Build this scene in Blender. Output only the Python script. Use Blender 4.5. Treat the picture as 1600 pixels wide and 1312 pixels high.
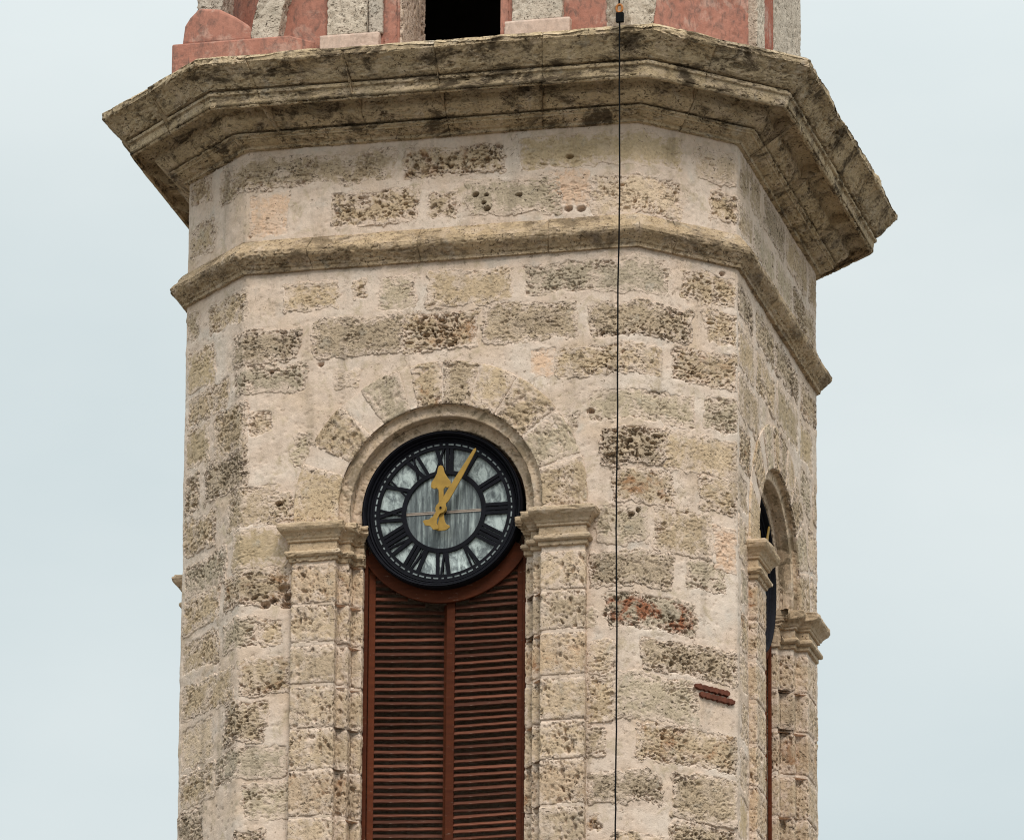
import bpy, math, random
import numpy as np
from mathutils import Matrix, Vector

random.seed(7)
R = math.radians
scene = bpy.context.scene
for o in list(bpy.data.objects):
    bpy.data.objects.remove(o)

# ------------------------------------------------------------------ camera
# tower measures (metres); z is written relative to the underside of the string course
A, CH, HH = 2.05781, 0.85588, 2.91369        # half front width, corner cut, half tower width
L = CH * math.sqrt(2)                        # length of a cut corner
Z0 = 32.3131                                 # height of the string course above the ground
cam_d = bpy.data.cameras.new('camera')
cam = bpy.data.objects.new('camera', cam_d)
scene.collection.objects.link(cam)
D, AZ, YAW, PIT, ROLL = 90.0, 0.23442, -0.23364, 0.32133, 0.0070
fw = Vector((math.sin(YAW) * math.cos(PIT), math.cos(YAW) * math.cos(PIT), math.sin(PIT)))
rt = fw.cross(Vector((0, 0, 1))).normalized()
up = rt.cross(fw)
rt, up = rt * math.cos(ROLL) + up * math.sin(ROLL), up * math.cos(ROLL) - rt * math.sin(ROLL)
m = Matrix((rt, up, -fw)).transposed().to_4x4()
m.translation = Vector((D * math.sin(AZ), -D * math.cos(AZ), 1.6))
cam.matrix_world = m
cam_d.sensor_fit = 'HORIZONTAL'
cam_d.sensor_width = 36.0
cam_d.lens = 14163.92 / 1600 * 36.0
cam_d.clip_start = 1.0
cam_d.clip_end = 20000.0
scene.camera = cam

# ------------------------------------------------------------------ sky, sun, exposure
SUN_EL, SUN_AZ = R(49), R(26)                # azimuth from the front normal towards the right face
sd = Vector((math.sin(SUN_AZ) * math.cos(SUN_EL), -math.cos(SUN_AZ) * math.cos(SUN_EL), math.sin(SUN_EL)))
world = bpy.data.worlds.new('World')
scene.world = world
world.use_nodes = True
wt = world.node_tree
wt.nodes.clear()
def wn(t): return wt.nodes.new(t)
w_out = wn('ShaderNodeOutputWorld'); w_bg = wn('ShaderNodeBackground')
w_sky = wn('ShaderNodeTexSky')
w_sky.sky_type = 'NISHITA'; w_sky.sun_disc = False
w_sky.sun_elevation = SUN_EL
w_sky.sun_rotation = math.atan2(sd.x, sd.y)
w_tc = wn('ShaderNodeTexCoord'); w_map = wn('ShaderNodeMapping')
w_map.inputs['Scale'].default_value = (1.0, 1.0, 2.2)
w_no = wn('ShaderNodeTexNoise'); w_no.inputs['Scale'].default_value = 5.0
w_no.inputs['Detail'].default_value = 6; w_no.inputs['Roughness'].default_value = 0.5
w_rp = wn('ShaderNodeValToRGB')
w_rp.color_ramp.elements[0].position = 0.32; w_rp.color_ramp.elements[0].color = (4.35, 5.05, 5.2, 1)
w_rp.color_ramp.elements[1].position = 0.68; w_rp.color_ramp.elements[1].color = (6.0, 6.4, 6.35, 1)
# an overcast sky is brighter overhead than near the horizon
w_sep = wn('ShaderNodeSeparateXYZ')
w_g = wn('ShaderNodeMapRange'); w_g.inputs['From Min'].default_value = 0.34; w_g.inputs['From Max'].default_value = 1.0
w_g.inputs['To Min'].default_value = 1.0; w_g.inputs['To Max'].default_value = 3.1
w_mul = wn('ShaderNodeMix'); w_mul.data_type = 'RGBA'; w_mul.blend_type = 'MULTIPLY'; w_mul.inputs[0].default_value = 1.0
w_mix = wn('ShaderNodeMix'); w_mix.data_type = 'RGBA'; w_mix.inputs[0].default_value = 0.95
wl = wt.links.new
wl(w_tc.outputs['Generated'], w_map.inputs['Vector']); wl(w_map.outputs['Vector'], w_no.inputs['Vector'])
wl(w_no.outputs[0], w_rp.inputs[0]); wl(w_tc.outputs['Generated'], w_sep.inputs[0]); wl(w_sep.outputs['Z'], w_g.inputs['Value'])
wl(w_rp.outputs[0], w_mul.inputs[6]); wl(w_g.outputs[0], w_mul.inputs[7])
wl(w_sky.outputs[0], w_mix.inputs[6]); wl(w_mul.outputs[2], w_mix.inputs[7])
wl(w_mix.outputs[2], w_bg.inputs['Color']); w_bg.inputs['Strength'].default_value = 0.09
wl(w_bg.outputs[0], w_out.inputs['Surface'])

sun_d = bpy.data.lights.new('sun', 'SUN')
sun_d.energy = 1.5; sun_d.angle = R(22); sun_d.color = (1.0, 0.95, 0.88)
sun = bpy.data.objects.new('sun', sun_d)
scene.collection.objects.link(sun)
sun.rotation_euler = sd.to_track_quat('Z', 'Y').to_euler()
sun.location = (20, -40, 80)

vs = scene.view_settings
vs.view_transform = 'Standard'; vs.look = 'None'; vs.gamma = 1.0; vs.use_curve_mapping = False
vs.exposure = 0.61
scene.cycles.max_bounces = 6
scene.cycles.filter_width = 1.1
scene.cycles.denoising_prefilter = 'NONE'

# ------------------------------------------------------------------ helpers: noise
_rng = np.random.RandomState(11)
_P = np.concatenate([_rng.permutation(1024)] * 2)
_V = _rng.rand(1024) * 2 - 1
_V2 = _rng.rand(1024)
def _h(xi, yi, seed):
    return _P[(_P[(xi + seed * 37) & 1023] + yi) & 1023]
def vn(x, y, seed=0):
    xf = np.floor(x); yf = np.floor(y)
    xi = xf.astype(np.int64); yi = yf.astype(np.int64)
    x = x - xf; y = y - yf
    x = x * x * x * (x * (x * 6 - 15) + 10); y = y * y * y * (y * (y * 6 - 15) + 10)
    a = _V[_h(xi, yi, seed)]; b = _V[_h(xi + 1, yi, seed)]
    c = _V[_h(xi, yi + 1, seed)]; d = _V[_h(xi + 1, yi + 1, seed)]
    return (a + (b - a) * x) * (1 - y) + (c + (d - c) * x) * y
def fbm(x, y, seed=0, octv=4, gain=0.5):
    t = 0; amp = 1.0; tot = 0
    for i in range(octv):
        t = t + amp * vn(x, y, seed + i * 5); tot += amp
        amp *= gain; x = x * 2.03 + 11.3; y = y * 2.03 + 5.7
    return t / tot
def worley(x, y, seed=0):
    xf = np.floor(x).astype(np.int64); yf = np.floor(y).astype(np.int64)
    best = np.full(x.shape, 9.0); bid = np.zeros(x.shape)
    for dx in (-1, 0, 1):
        for dy in (-1, 0, 1):
            h = _h(xf + dx, yf + dy, seed)
            px = xf + dx + 0.15 + 0.7 * _V2[h]; py = yf + dy + 0.15 + 0.7 * _V2[(h * 7 + 3) & 1023]
            d = np.hypot(px - x, py - y); k = d < best
            best = np.where(k, d, best); bid = np.where(k, _V2[(h * 13 + 5) & 1023], bid)
    return best, bid
def sstep(a, b, x):
    t = np.clip((x - a) / (b - a), 0, 1)
    return t * t * (3 - 2 * t)

# relief of coral limestone in metres (0 = dressed face)
RELIEF = {'t': (0.85, 0.85), 'g': (0.8, 0.65), 'd': (1.35, 1.45), 'r': (1.1, 1.3), 's': (0.35, 0.35), 'p': (0.6, 0.5),
          'k': (0.55, 0.4), 'x': (1.3, 1.4), 'c': (0.8, 1.0), 'j': (0.35, 0.75)}
def coral(s, z, seed, kind):
    ra, pa = RELIEF[kind]
    patch = sstep(-0.25, 0.35, fbm(s * 2.3 + seed, z * 3.1, seed + 1, 3))
    wx = s + 0.035 * vn(s * 8, z * 9, seed + 2) + 0.016 * fbm(s * 34, z * 34, seed + 12, 2)
    wz = z + 0.025 * vn(s * 7, z * 8, seed + 3) + 0.012 * fbm(s * 31, z * 31, seed + 15, 2)
    low = fbm(s * 2.2, z * 3.6, seed + 4, 3)
    mid = fbm(wx * 11, wz * 20, seed + 6, 4, 0.6)
    ridge = np.abs(fbm(wx * 7, wz * 19, seed + 9, 3, 0.6))
    worm = sstep(0.10, 0.01, ridge)
    h = ra * (0.011 * low + 0.008 * mid - 0.026 * worm * patch)
    d, i = worley(wx * 9, wz * 13, seed + 20)
    rad = 0.05 + 0.27 * i
    h = h - pa * 0.046 * (i > 0.60) * (0.25 + 0.75 * patch) * sstep(1.0, 0.6, d / rad)
    d, i = worley(wx * 22, wz * 33, seed + 31)
    h = h - pa * 0.030 * (i > 0.62) * (0.3 + 0.7 * patch) * sstep(0.38, 0.20, d)
    return h
def mortar_relief(s, z, seed=3):
    h = 0.010 * fbm(s * 1.6, z * 2.2, seed, 3) + 0.006 * fbm(s * 9, z * 11, seed + 7, 3)
    lump = sstep(0.25, 0.6, fbm(s * 3.0, z * 4.0, seed + 40, 4))
    h = h + 0.007 * lump
    d, i = worley(s * 17, z * 21, seed + 55)
    h = h - 0.012 * (i > 0.8) * sstep(0.3, 0.1, d)
    return h - 0.004

# ------------------------------------------------------------------ helpers: meshes and objects
COL = scene.collection
def obj(name, mesh, mat, parent=None):
    o = bpy.data.objects.new(name, mesh)
    COL.objects.link(o)
    if mat is not None and len(mesh.materials) == 0:
        mesh.materials.append(mat)
    if parent is not None:
        o.parent = parent
    return o
def empty(name, loc=(0, 0, 0)):
    o = bpy.data.objects.new(name, None)
    COL.objects.link(o); o.location = loc
    o.empty_display_size = 0.3
    return o
def tag(o, label, cat, group=None):
    o['label'] = label; o['category'] = cat
    if group: o['group'] = group
    return o
def mesh_np(name, V, quads, extra=(), smooth=True, rim=None):
    """quads: (n,4) array, extra: list of n-gons (flat shaded)"""
    me = bpy.data.meshes.new(name)
    V = np.asarray(V, dtype=np.float64).reshape(-1, 3).copy()
    V[:, 2] += 0.0
    q = np.asarray(quads, dtype=np.int32).reshape(-1, 4)
    loops = q.ravel(); starts = np.arange(len(q)) * 4; tot = np.full(len(q), 4)
    if len(extra):
        el = np.concatenate([np.asarray(e, dtype=np.int32) for e in extra])
        en = np.array([len(e) for e in extra])
        es = len(loops) + np.concatenate([[0], np.cumsum(en)[:-1]])
        loops = np.concatenate([loops, el]); starts = np.concatenate([starts, es]); tot = np.concatenate([tot, en])
    me.vertices.add(len(V)); me.vertices.foreach_set('co', V.ravel())
    me.loops.add(len(loops)); me.loops.foreach_set('vertex_index', loops.astype(np.int32))
    me.polygons.add(len(starts)); me.polygons.foreach_set('loop_start', starts.astype(np.int32))
    sm = np.zeros(len(starts), dtype=bool); sm[:len(q)] = smooth
    me.polygons.foreach_set('use_smooth', sm)
    me.update(calc_edges=True)
    me.validate()
    if rim is not None:                       # distance (m) to the edge of the stone
        at = me.attributes.new('rim', 'FLOAT', 'POINT')
        buf = np.zeros(len(V), dtype=np.float32); buf[:rim.size] = rim.ravel(); at.data.foreach_set('value', buf)
    return me
def grid_quads(n, m):
    i = np.arange(n * m).reshape(n, m)
    return np.stack([i[:-1, :-1], i[1:, :-1], i[1:, 1:], i[:-1, 1:]], -1).reshape(-1, 4)
def grid_normals(P):
    a = np.gradient(P, axis=0); b = np.gradient(P, axis=1)
    n = np.cross(a, b); n /= np.maximum(np.linalg.norm(n, axis=-1, keepdims=True), 1e-9)
    return n
def up_z(P):
    P = P.copy(); P[..., 2] += Z0
    return P

class MB:
    """collects plain pieces into one mesh"""
    def __init__(s): s.v = []; s.f = []
    def add(s, vs_, fs):
        b = len(s.v); s.v += [tuple(v) for v in vs_]; s.f += [tuple(b + i for i in f) for f in fs]
    def box(s, x0, x1, y0, y1, z0, z1):
        s.add([(x0, y0, z0), (x1, y0, z0), (x1, y1, z0), (x0, y1, z0), (x0, y0, z1), (x1, y0, z1), (x1, y1, z1), (x0, y1, z1)],
              [(0, 3, 2, 1), (4, 5, 6, 7), (0, 1, 5, 4), (1, 2, 6, 5), (2, 3, 7, 6), (3, 0, 4, 7)])
    def prism(s, poly, z0, z1, f=None):
        """plan polygon (ccw) extruded upwards; f maps (x,y,z)"""
        n = len(poly)
        vs_ = [(x, y, z0) for x, y in poly] + [(x, y, z1) for x, y in poly]
        if f: vs_ = [f(*v) for v in vs_]
        s.add(vs_, [tuple(reversed(range(n))), tuple(range(n, 2 * n))] + [(i, (i + 1) % n, n + (i + 1) % n, n + i) for i in range(n)])
    def plate(s, poly, y0, y1):
        """outline in x,z (ccw seen from -y) with depth y0..y1"""
        n = len(poly)
        s.add([(x, y0, z) for x, z in poly] + [(x, y1, z) for x, z in poly],
              [tuple(range(n)), tuple(reversed(range(n, 2 * n)))] + [(i, n + i, n + (i + 1) % n, (i + 1) % n) for i in range(n)])
    def build(s, name, mat, parent=None, bevel=0.0, smooth=False, lift=True, segs=2):
        me = bpy.data.meshes.new(name)
        me.from_pydata([(x, y, z + (Z0 if lift else 0)) for x, y, z in s.v], [], s.f)
        me.update()
        if smooth:
            me.polygons.foreach_set('use_smooth', [True] * len(me.polygons))
        o = obj(name, me, mat, parent)
        if bevel:
            md = o.modifiers.new('bevel', 'BEVEL'); md.width = bevel; md.segments = segs; md.limit_method = 'ANGLE'
        return o

# perimeter coordinate s: 0 at the middle of the clock front, growing to the right round the octagon
PER = 4 * (2 * A + L)
SV = np.cumsum([-A - L - 2 * A] + [2 * A, L, 2 * A, L, 2 * A, L, 2 * A, L])   # vertex positions
T8 = math.tan(math.pi / 8)
def oct_pt(s, o):
    """point on the octagon pushed out by o (sharp mitres)"""
    s = np.asarray(s, float); o = np.asarray(o, float)
    s, o = np.broadcast_arrays(s, o)
    sg = [(-1, 1, 0), (-1, -1, 0), (-1, -1, 1), (1, -1, 1), (1, -1, 0), (1, 1, 0), (1, 1, 1), (-1, 1, 1), (-1, 1, 0)]
    h = HH + o; k = A + o * T8
    X = np.zeros(s.shape); Y = np.zeros(s.shape)
    for i in range(8):
        lo, hi = SV[i], SV[i + 1]
        mk = (s >= lo) & (s <= hi) if i == 0 else (s > lo) & (s <= hi)
        f = (s - lo) / (hi - lo)
        def vx(g): return (g[0] * (k if g[2] else h), g[1] * (h if g[2] else k))
        a = vx(sg[i]); b = vx(sg[i + 1])
        X = np.where(mk, a[0] + (b[0] - a[0]) * f, X); Y = np.where(mk, a[1] + (b[1] - a[1]) * f, Y)
    return X, Y
def wall_pt(s, off, w=0.035):
    """point on the wall face with softened corners, off = outward relief"""
    ts = [s + d * w for d in (-1, -0.5, 0, 0.5, 1)]
    x = 0; y = 0
    for t in ts:
        a, b = oct_pt(t, 0.0); x = x + a / 5; y = y + b / 5
    x1, y1 = oct_pt(s + w, 0.0); x0, y0 = oct_pt(s - w, 0.0)
    dx, dy = x1 - x0, y1 - y0; ln = np.hypot(dx, dy)
    return x + dy / ln * off, y - dx / ln * off

# ------------------------------------------------------------------ materials
def nt(name):
    mt = bpy.data.materials.new(name); mt.use_nodes = True
    t = mt.node_tree; b = t.nodes['Principled BSDF']
    return mt, t, b
class NB:
    def __init__(s, t):
        s.t = t; s.tc = t.nodes.new('ShaderNodeTexCoord').outputs['Object']
    def n(s, ty, **kw):
        nd = s.t.nodes.new(ty)
        for k, v in kw.items(): setattr(nd, k, v)
        return nd
    def link(s, a, b): s.t.links.new(a, b)
    def noise(s, scale, detail=4, rough=0.55, dist=0.0, stretch=None, off=(0, 0, 0)):
        nd = s.n('ShaderNodeTexNoise')
        nd.inputs['Scale'].default_value = scale; nd.inputs['Detail'].default_value = detail
        nd.inputs['Roughness'].default_value = rough; nd.inputs['Distortion'].default_value = dist
        mp = s.n('ShaderNodeMapping'); mp.inputs['Location'].default_value = off
        if stretch: mp.inputs['Scale'].default_value = stretch
        s.link(s.tc, mp.inputs['Vector']); s.link(mp.outputs['Vector'], nd.inputs['Vector'])
        return nd.outputs[0]
    def voro(s, scale, stretch=None):
        nd = s.n('ShaderNodeTexVoronoi'); nd.inputs['Scale'].default_value = scale
        mp = s.n('ShaderNodeMapping')
        if stretch: mp.inputs['Scale'].default_value = stretch
        s.link(s.tc, mp.inputs['Vector']); s.link(mp.outputs['Vector'], nd.inputs['Vector'])
        return nd.outputs['Distance']
    def ramp(s, fac, stops):
        nd = s.n('ShaderNodeValToRGB'); e = nd.color_ramp.elements
        while len(e) < len(stops): e.new(0.5)
        for i, (p, c) in enumerate(stops):
            e[i].position = p
            e[i].color = (*c, 1) if isinstance(c, tuple) else (c, c, c, 1)
        s.link(fac, nd.inputs[0]); return nd.outputs[0]
    def mix(s, fac, a, b, mode='MIX'):
        nd = s.n('ShaderNodeMix', data_type='RGBA', blend_type=mode)
        for sock, v in ((nd.inputs[0], fac), (nd.inputs[6], a), (nd.inputs[7], b)):
            if isinstance(v, (int, float)): sock.default_value = v
            elif isinstance(v, tuple): sock.default_value = (*v, 1)
            else: s.link(v, sock)
        return nd.outputs[2]
    def math(s, op, a, b=0.0, clamp=False):
        nd = s.n('ShaderNodeMath', operation=op, use_clamp=clamp)
        for sock, v in ((nd.inputs[0], a), (nd.inputs[1], b)):
            if isinstance(v, (int, float)): sock.default_value = v
            else: s.link(v, sock)
        return nd.outputs[0]
    def rng(s, v, a, b, lo, hi):
        nd = s.n('ShaderNodeMapRange'); s.link(v, nd.inputs['Value'])
        for k, x in (('From Min', a), ('From Max', b), ('To Min', lo), ('To Max', hi)): nd.inputs[k].default_value = x
        return nd.outputs[0]
    def bump(s, h, strength, dist):
        nd = s.n('ShaderNodeBump'); nd.inputs['Strength'].default_value = strength; nd.inputs['Distance'].default_value = dist
        s.link(h, nd.inputs['Height']); return nd.outputs['Normal']
    def rnd(s): return s.n('ShaderNodeObjectInfo').outputs['Random']

MORT = (0.618, 0.480, 0.382)
def stone_mat(name, c0, c1, c2, speck=0.57, smear=0.5, stain=None, stain_lo=0.55, stain_hi=0.65, crust=0.0, rvar=(0.86, 1.08), edge=False, bmp=0.6):
    mt, t, b = nt(name); g = NB(t)
    col = g.ramp(g.noise(3.4, 7, 0.66, 0.3), [(0.30, c0), (0.50, c1), (0.70, c2)])
    col = g.mix(g.ramp(g.noise(5.5, 6, 0.62, 0.4, off=(4, 2, 6)), [(0.58, 0.0), (0.70, 0.5)]), col, (0.43, 0.39, 0.335))
    col = g.mix(1.0, col, g.ramp(g.noise(34, 6, 0.75), [(0.28, 0.72), (0.5, 1.0), (0.72, 1.25)]), 'MULTIPLY')
    # per-stone tone
    col = g.mix(1.0, col, g.ramp(g.rnd(), [(0.0, (rvar[0], rvar[0], rvar[0])), (0.5, (1.0, 0.985, 0.96)), (1.0, (rvar[1], rvar[1] * 0.985, rvar[1] * 0.95))]), 'MULTIPLY')
    if stain:
        col = g.mix(g.ramp(g.noise(4.5, 8, 0.68, 0.6, off=(3, 1, 7)), [(stain_lo, 0.0), (stain_hi, 0.8)]), col, stain)
    # lime mortar smeared over the stone
    col = g.mix(g.math('MULTIPLY', g.ramp(g.noise(5.0, 9, 0.70, 0.6), [(0.50, 0.0), (0.62, 1.0)]), smear), col, MORT)
    if edge:
        rim = g.n('ShaderNodeAttribute', attribute_name='rim').outputs['Fac']
        rim = g.math('ADD', rim, g.rng(g.noise(14, 7, 0.7, 0.5, off=(9, 1, 3)), 0.25, 0.75, -0.14, 0.14))
        col = g.mix(g.rng(rim, 0.0, 0.085, 0.95, 0.0), col, MORT)
    col = g.mix(g.math('MULTIPLY', g.ramp(g.noise(1.5, 8, 0.68, 0.2, stretch=(3.2, 3.2, 0.45), off=(2, 8, 5)), [(0.52, 0.0), (0.68, 1.0)]), 0.38), col, (0.17, 0.135, 0.095))
    # black crust in flecks
    fl = g.ramp(g.noise(23, 5, 0.62, 1.2, stretch=(1, 1, 1.8)), [(speck + 0.012, 0.0), (speck + 0.04, 1.0)])
    fl = g.mix(1.0, fl, g.ramp(g.noise(4.0, 4, 0.6, off=(5, 5, 5)), [(0.36, 0.25), (0.58, 1.0)]), 'MULTIPLY')
    col = g.mix(g.math('MULTIPLY', fl, 0.85), col, (0.050, 0.032, 0.019))
    if crust:
        cr = g.ramp(g.noise(2.4, 10, 0.76, 0.4, stretch=(1, 1, 2.2), off=(1, 9, 2)), [(0.50, 0.0), (0.60, 1.0)])
        col = g.mix(g.math('MULTIPLY', cr, crust), col, (0.062, 0.043, 0.027))
    t.links.new(col, b.inputs['Base Color'])
    b.inputs['Roughness'].default_value = 0.95
    b.inputs['Specular IOR Level'].default_value = 0.1
    hgt = g.math('ADD', g.math('MULTIPLY', g.noise(38, 4, 0.6, 0.6), 1.0), g.math('MULTIPLY', g.ramp(g.voro(34, (1, 1, 1.4)), [(0.08, 0.0), (0.26, 1.0)]), 0.7))
    t.links.new(g.bump(hgt, bmp, 0.014), b.inputs['Normal'])
    return mt

TAN = ((0.408, 0.299, 0.192), (0.474, 0.357, 0.240), (0.541, 0.413, 0.288))
GRY = ((0.383, 0.307, 0.219), (0.439, 0.355, 0.259), (0.500, 0.403, 0.300))
M = {}
M['t'] = stone_mat('stone tan', *TAN, edge=True, smear=0.85, speck=0.555)
M['g'] = stone_mat('stone grey', *GRY, edge=True, smear=0.8, speck=0.57)
M['d'] = stone_mat('stone deeply pitted', (0.347, 0.265, 0.182), (0.433, 0.333, 0.235), (0.510, 0.394, 0.283), speck=0.535, smear=0.35, edge=True, bmp=0.9)
M['r'] = stone_mat('stone with brown stains', *TAN, stain=(0.275, 0.121, 0.048), stain_lo=0.52, stain_hi=0.66, speck=0.55, edge=True)
M['s'] = stone_mat('stone smooth', (0.408, 0.307, 0.192), (0.459, 0.349, 0.226), (0.500, 0.381, 0.254), speck=0.62, smear=0.25, edge=True, bmp=0.4)
M['p'] = stone_mat('stone pale', (0.479, 0.367, 0.254), (0.541, 0.415, 0.302), (0.592, 0.454, 0.336), speck=0.575, smear=0.8, edge=True)
M['k'] = stone_mat('stone pinkish', (0.571, 0.391, 0.274), (0.602, 0.417, 0.298), (0.632, 0.449, 0.331), speck=0.60, smear=0.5, edge=True, bmp=0.4)
M['x'] = stone_mat('stone with rust', *GRY, stain=(0.255, 0.064, 0.019), stain_lo=0.50, stain_hi=0.58, speck=0.55, smear=0.1, edge=True)
M['j'] = stone_mat('dressed jamb stone', (0.428, 0.323, 0.219), (0.500, 0.378, 0.264), (0.571, 0.434, 0.317), speck=0.565, smear=0.9, rvar=(0.90, 1.06), edge=True)
M['jr'] = stone_mat('dressed jamb stone with stains', (0.459, 0.333, 0.221), (0.510, 0.374, 0.259), (0.561, 0.415, 0.298), speck=0.555, smear=0.7, stain=(0.275, 0.121, 0.050), edge=True)
M['c'] = stone_mat('cornice stone', (0.37, 0.275, 0.168), (0.46, 0.350, 0.224), (0.54, 0.42, 0.285), speck=0.55, smear=0.3, crust=0.9, rvar=(0.92, 1.06), bmp=0.5)
M['cs'] = stone_mat('string course stone', (0.357, 0.256, 0.158), (0.439, 0.323, 0.208), (0.520, 0.391, 0.264), speck=0.55, smear=0.35, crust=0.6, bmp=0.5)
M['cap'] = stone_mat('capital stone', (0.418, 0.309, 0.202), (0.479, 0.357, 0.240), (0.530, 0.400, 0.278), speck=0.60, smear=0.3, bmp=0.35)
M['ring'] = stone_mat('plastered arch moulding', (0.46, 0.345, 0.24), (0.54, 0.41, 0.295), (0.59, 0.46, 0.345), speck=0.60, smear=0.5, bmp=0.3, stain=(0.20, 0.15, 0.095), stain_lo=0.53, stain_hi=0.58)
M['bel'] = stone_mat('belfry grey stone', (0.428, 0.362, 0.293), (0.510, 0.434, 0.360), (0.581, 0.502, 0.422), speck=0.545, smear=0.15)

def mortar_mat():
    mt, t, b = nt('lime mortar'); g = NB(t)
    col = g.ramp(g.noise(1.7, 5, 0.55), [(0.30, (0.575, 0.43, 0.315)), (0.48, MORT), (0.66, (0.64, 0.525, 0.435))])
    col = g.mix(1.0, col, g.ramp(g.noise(22, 5, 0.7), [(0.25, 0.84), (0.5, 1.0), (0.75, 1.10)]), 'MULTIPLY')
    # worn patches where sand and stone show
    col = g.mix(g.ramp(g.noise(5.0, 9, 0.7, 0.6, off=(2, 4, 8)), [(0.53, 0.0), (0.66, 0.8)]), col, (0.44, 0.345, 0.235))
    col = g.mix(g.ramp(g.noise(2.2, 6, 0.6, 0.3, off=(8, 4, 1)), [(0.58, 0.0), (0.70, 0.45)]), col, (0.47, 0.43, 0.38))
    col = g.mix(g.math('MULTIPLY', g.ramp(g.noise(1.5, 8, 0.68, 0.2, stretch=(3.2, 3.2, 0.45), off=(2, 8, 5)), [(0.52, 0.0), (0.68, 1.0)]), 0.35), col, (0.22, 0.17, 0.12))
    cr = g.ramp(g.math('ABSOLUTE', g.math('SUBTRACT', g.noise(3.3, 6, 0.6, 0.8, off=(3, 3, 9)), 0.5)), [(0.0, 1.0), (0.006, 0.0)])
    cr = g.mix(1.0, cr, g.ramp(g.noise(1.1, 3, 0.5, off=(7, 7, 3)), [(0.52, 0.0), (0.60, 0.8)]), 'MULTIPLY')
    col = g.mix(cr, col, (0.16, 0.11, 0.07))
    fl = g.ramp(g.noise(24, 4, 0.65, 0.9, stretch=(1, 1, 1.5)), [(0.61, 0.0), (0.67, 0.8)])
    fl = g.mix(1.0, fl, g.ramp(g.noise(3.0, 5, 0.6, off=(2, 5, 5)), [(0.42, 0.05), (0.60, 1.0)]), 'MULTIPLY')
    col = g.mix(fl, col, (0.11, 0.07, 0.04))
    t.links.new(col, b.inputs['Base Color'])
    b.inputs['Roughness'].default_value = 0.95; b.inputs['Specular IOR Level'].default_value = 0.15
    hgt = g.math('ADD', g.noise(60, 6, 0.7), g.math('MULTIPLY', g.noise(14, 4, 0.6), 0.8))
    t.links.new(g.bump(hgt, 0.6, 0.010), b.inputs['Normal'])
    return mt
M['mortar'] = mortar_mat()

def plaster_mat(name, c0, c1, dirt=0.6):
    mt, t, b = nt(name); g = NB(t)
    col = g.ramp(g.noise(1.9, 6, 0.6), [(0.32, c0), (0.66, c1)])
    col = g.mix(g.ramp(g.noise(3.2, 8, 0.7, 0.5, off=(6, 6, 1)), [(0.52, 0.0), (0.60, 0.65)]), col, (0.49, 0.31, 0.245))
    col = g.mix(1.0, col, g.ramp(g.noise(18, 5, 0.7), [(0.3, 0.85), (0.7, 1.1)]), 'MULTIPLY')
    d1 = g.ramp(g.noise(9, 8, 0.72, 0.6, stretch=(1.5, 1.5, 0.8)), [(0.47, 0.0), (0.66, dirt)])
    d2 = g.ramp(g.noise(1.6, 4, 0.6, off=(4, 4, 4)), [(0.32, 0.25), (0.52, 1.0)])
    col = g.mix(g.mix(1.0, d1, d2, 'MULTIPLY'), col, (0.10, 0.075, 0.065))
    col = g.mix(g.ramp(g.noise(7, 6, 0.6, off=(7, 2, 2)), [(0.68, 0.0), (0.72, 0.7)]), col, (0.50, 0.41, 0.34))
    t.links.new(col, b.inputs['Base Color']); b.inputs['Roughness'].default_value = 0.9
    b.inputs['Specular IOR Level'].default_value = 0.2
    t.links.new(g.bump(g.noise(26, 6, 0.65), 0.5, 0.012), b.inputs['Normal'])
    return mt
M['pink'] = plaster_mat('pink limewash', (0.345, 0.145, 0.103), (0.42, 0.195, 0.142), 0.8)
M['red'] = plaster_mat('red limewash', (0.30, 0.085, 0.050), (0.36, 0.12, 0.075), 0.3)
M['palepink'] = plaster_mat('pale pink limewash', (0.54, 0.39, 0.31), (0.58, 0.44, 0.36), 0.3)

def wood_mat(name, c0, c1):
    mt, t, b = nt(name); g = NB(t)
    col = g.ramp(g.noise(5, 5, 0.6, stretch=(0.6, 1, 4)), [(0.3, c0), (0.7, c1)])
    col = g.mix(1.0, col, g.ramp(g.rnd(), [(0, 0.6), (0.8, 1.15), (1, 1.6)]), 'MULTIPLY')
    fl = g.ramp(g.noise(26, 6, 0.75, 0.3, stretch=(0.35, 1, 2.2)), [(0.62, 0.0), (0.69, 0.8)])
    col = g.mix(fl, col, (0.33, 0.25, 0.20))
    t.links.new(col, b.inputs['Base Color']); b.inputs['Roughness'].default_value = 0.7
    b.inputs['Specular IOR Level'].default_value = 0.12
    t.links.new(g.bump(g.noise(40, 5, 0.6, stretch=(0.4, 1, 3)), 0.4, 0.004), b.inputs['Normal'])
    return mt
M['wood'] = wood_mat('red brown painted wood', (0.066, 0.015, 0.005), (0.108, 0.026, 0.008))
M['slat'] = wood_mat('weathered louvre wood', (0.074, 0.025, 0.014), (0.135, 0.050, 0.030))
M['woodgrey'] = wood_mat('bare grey wood', (0.16, 0.11, 0.085), (0.24, 0.18, 0.145))

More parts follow.
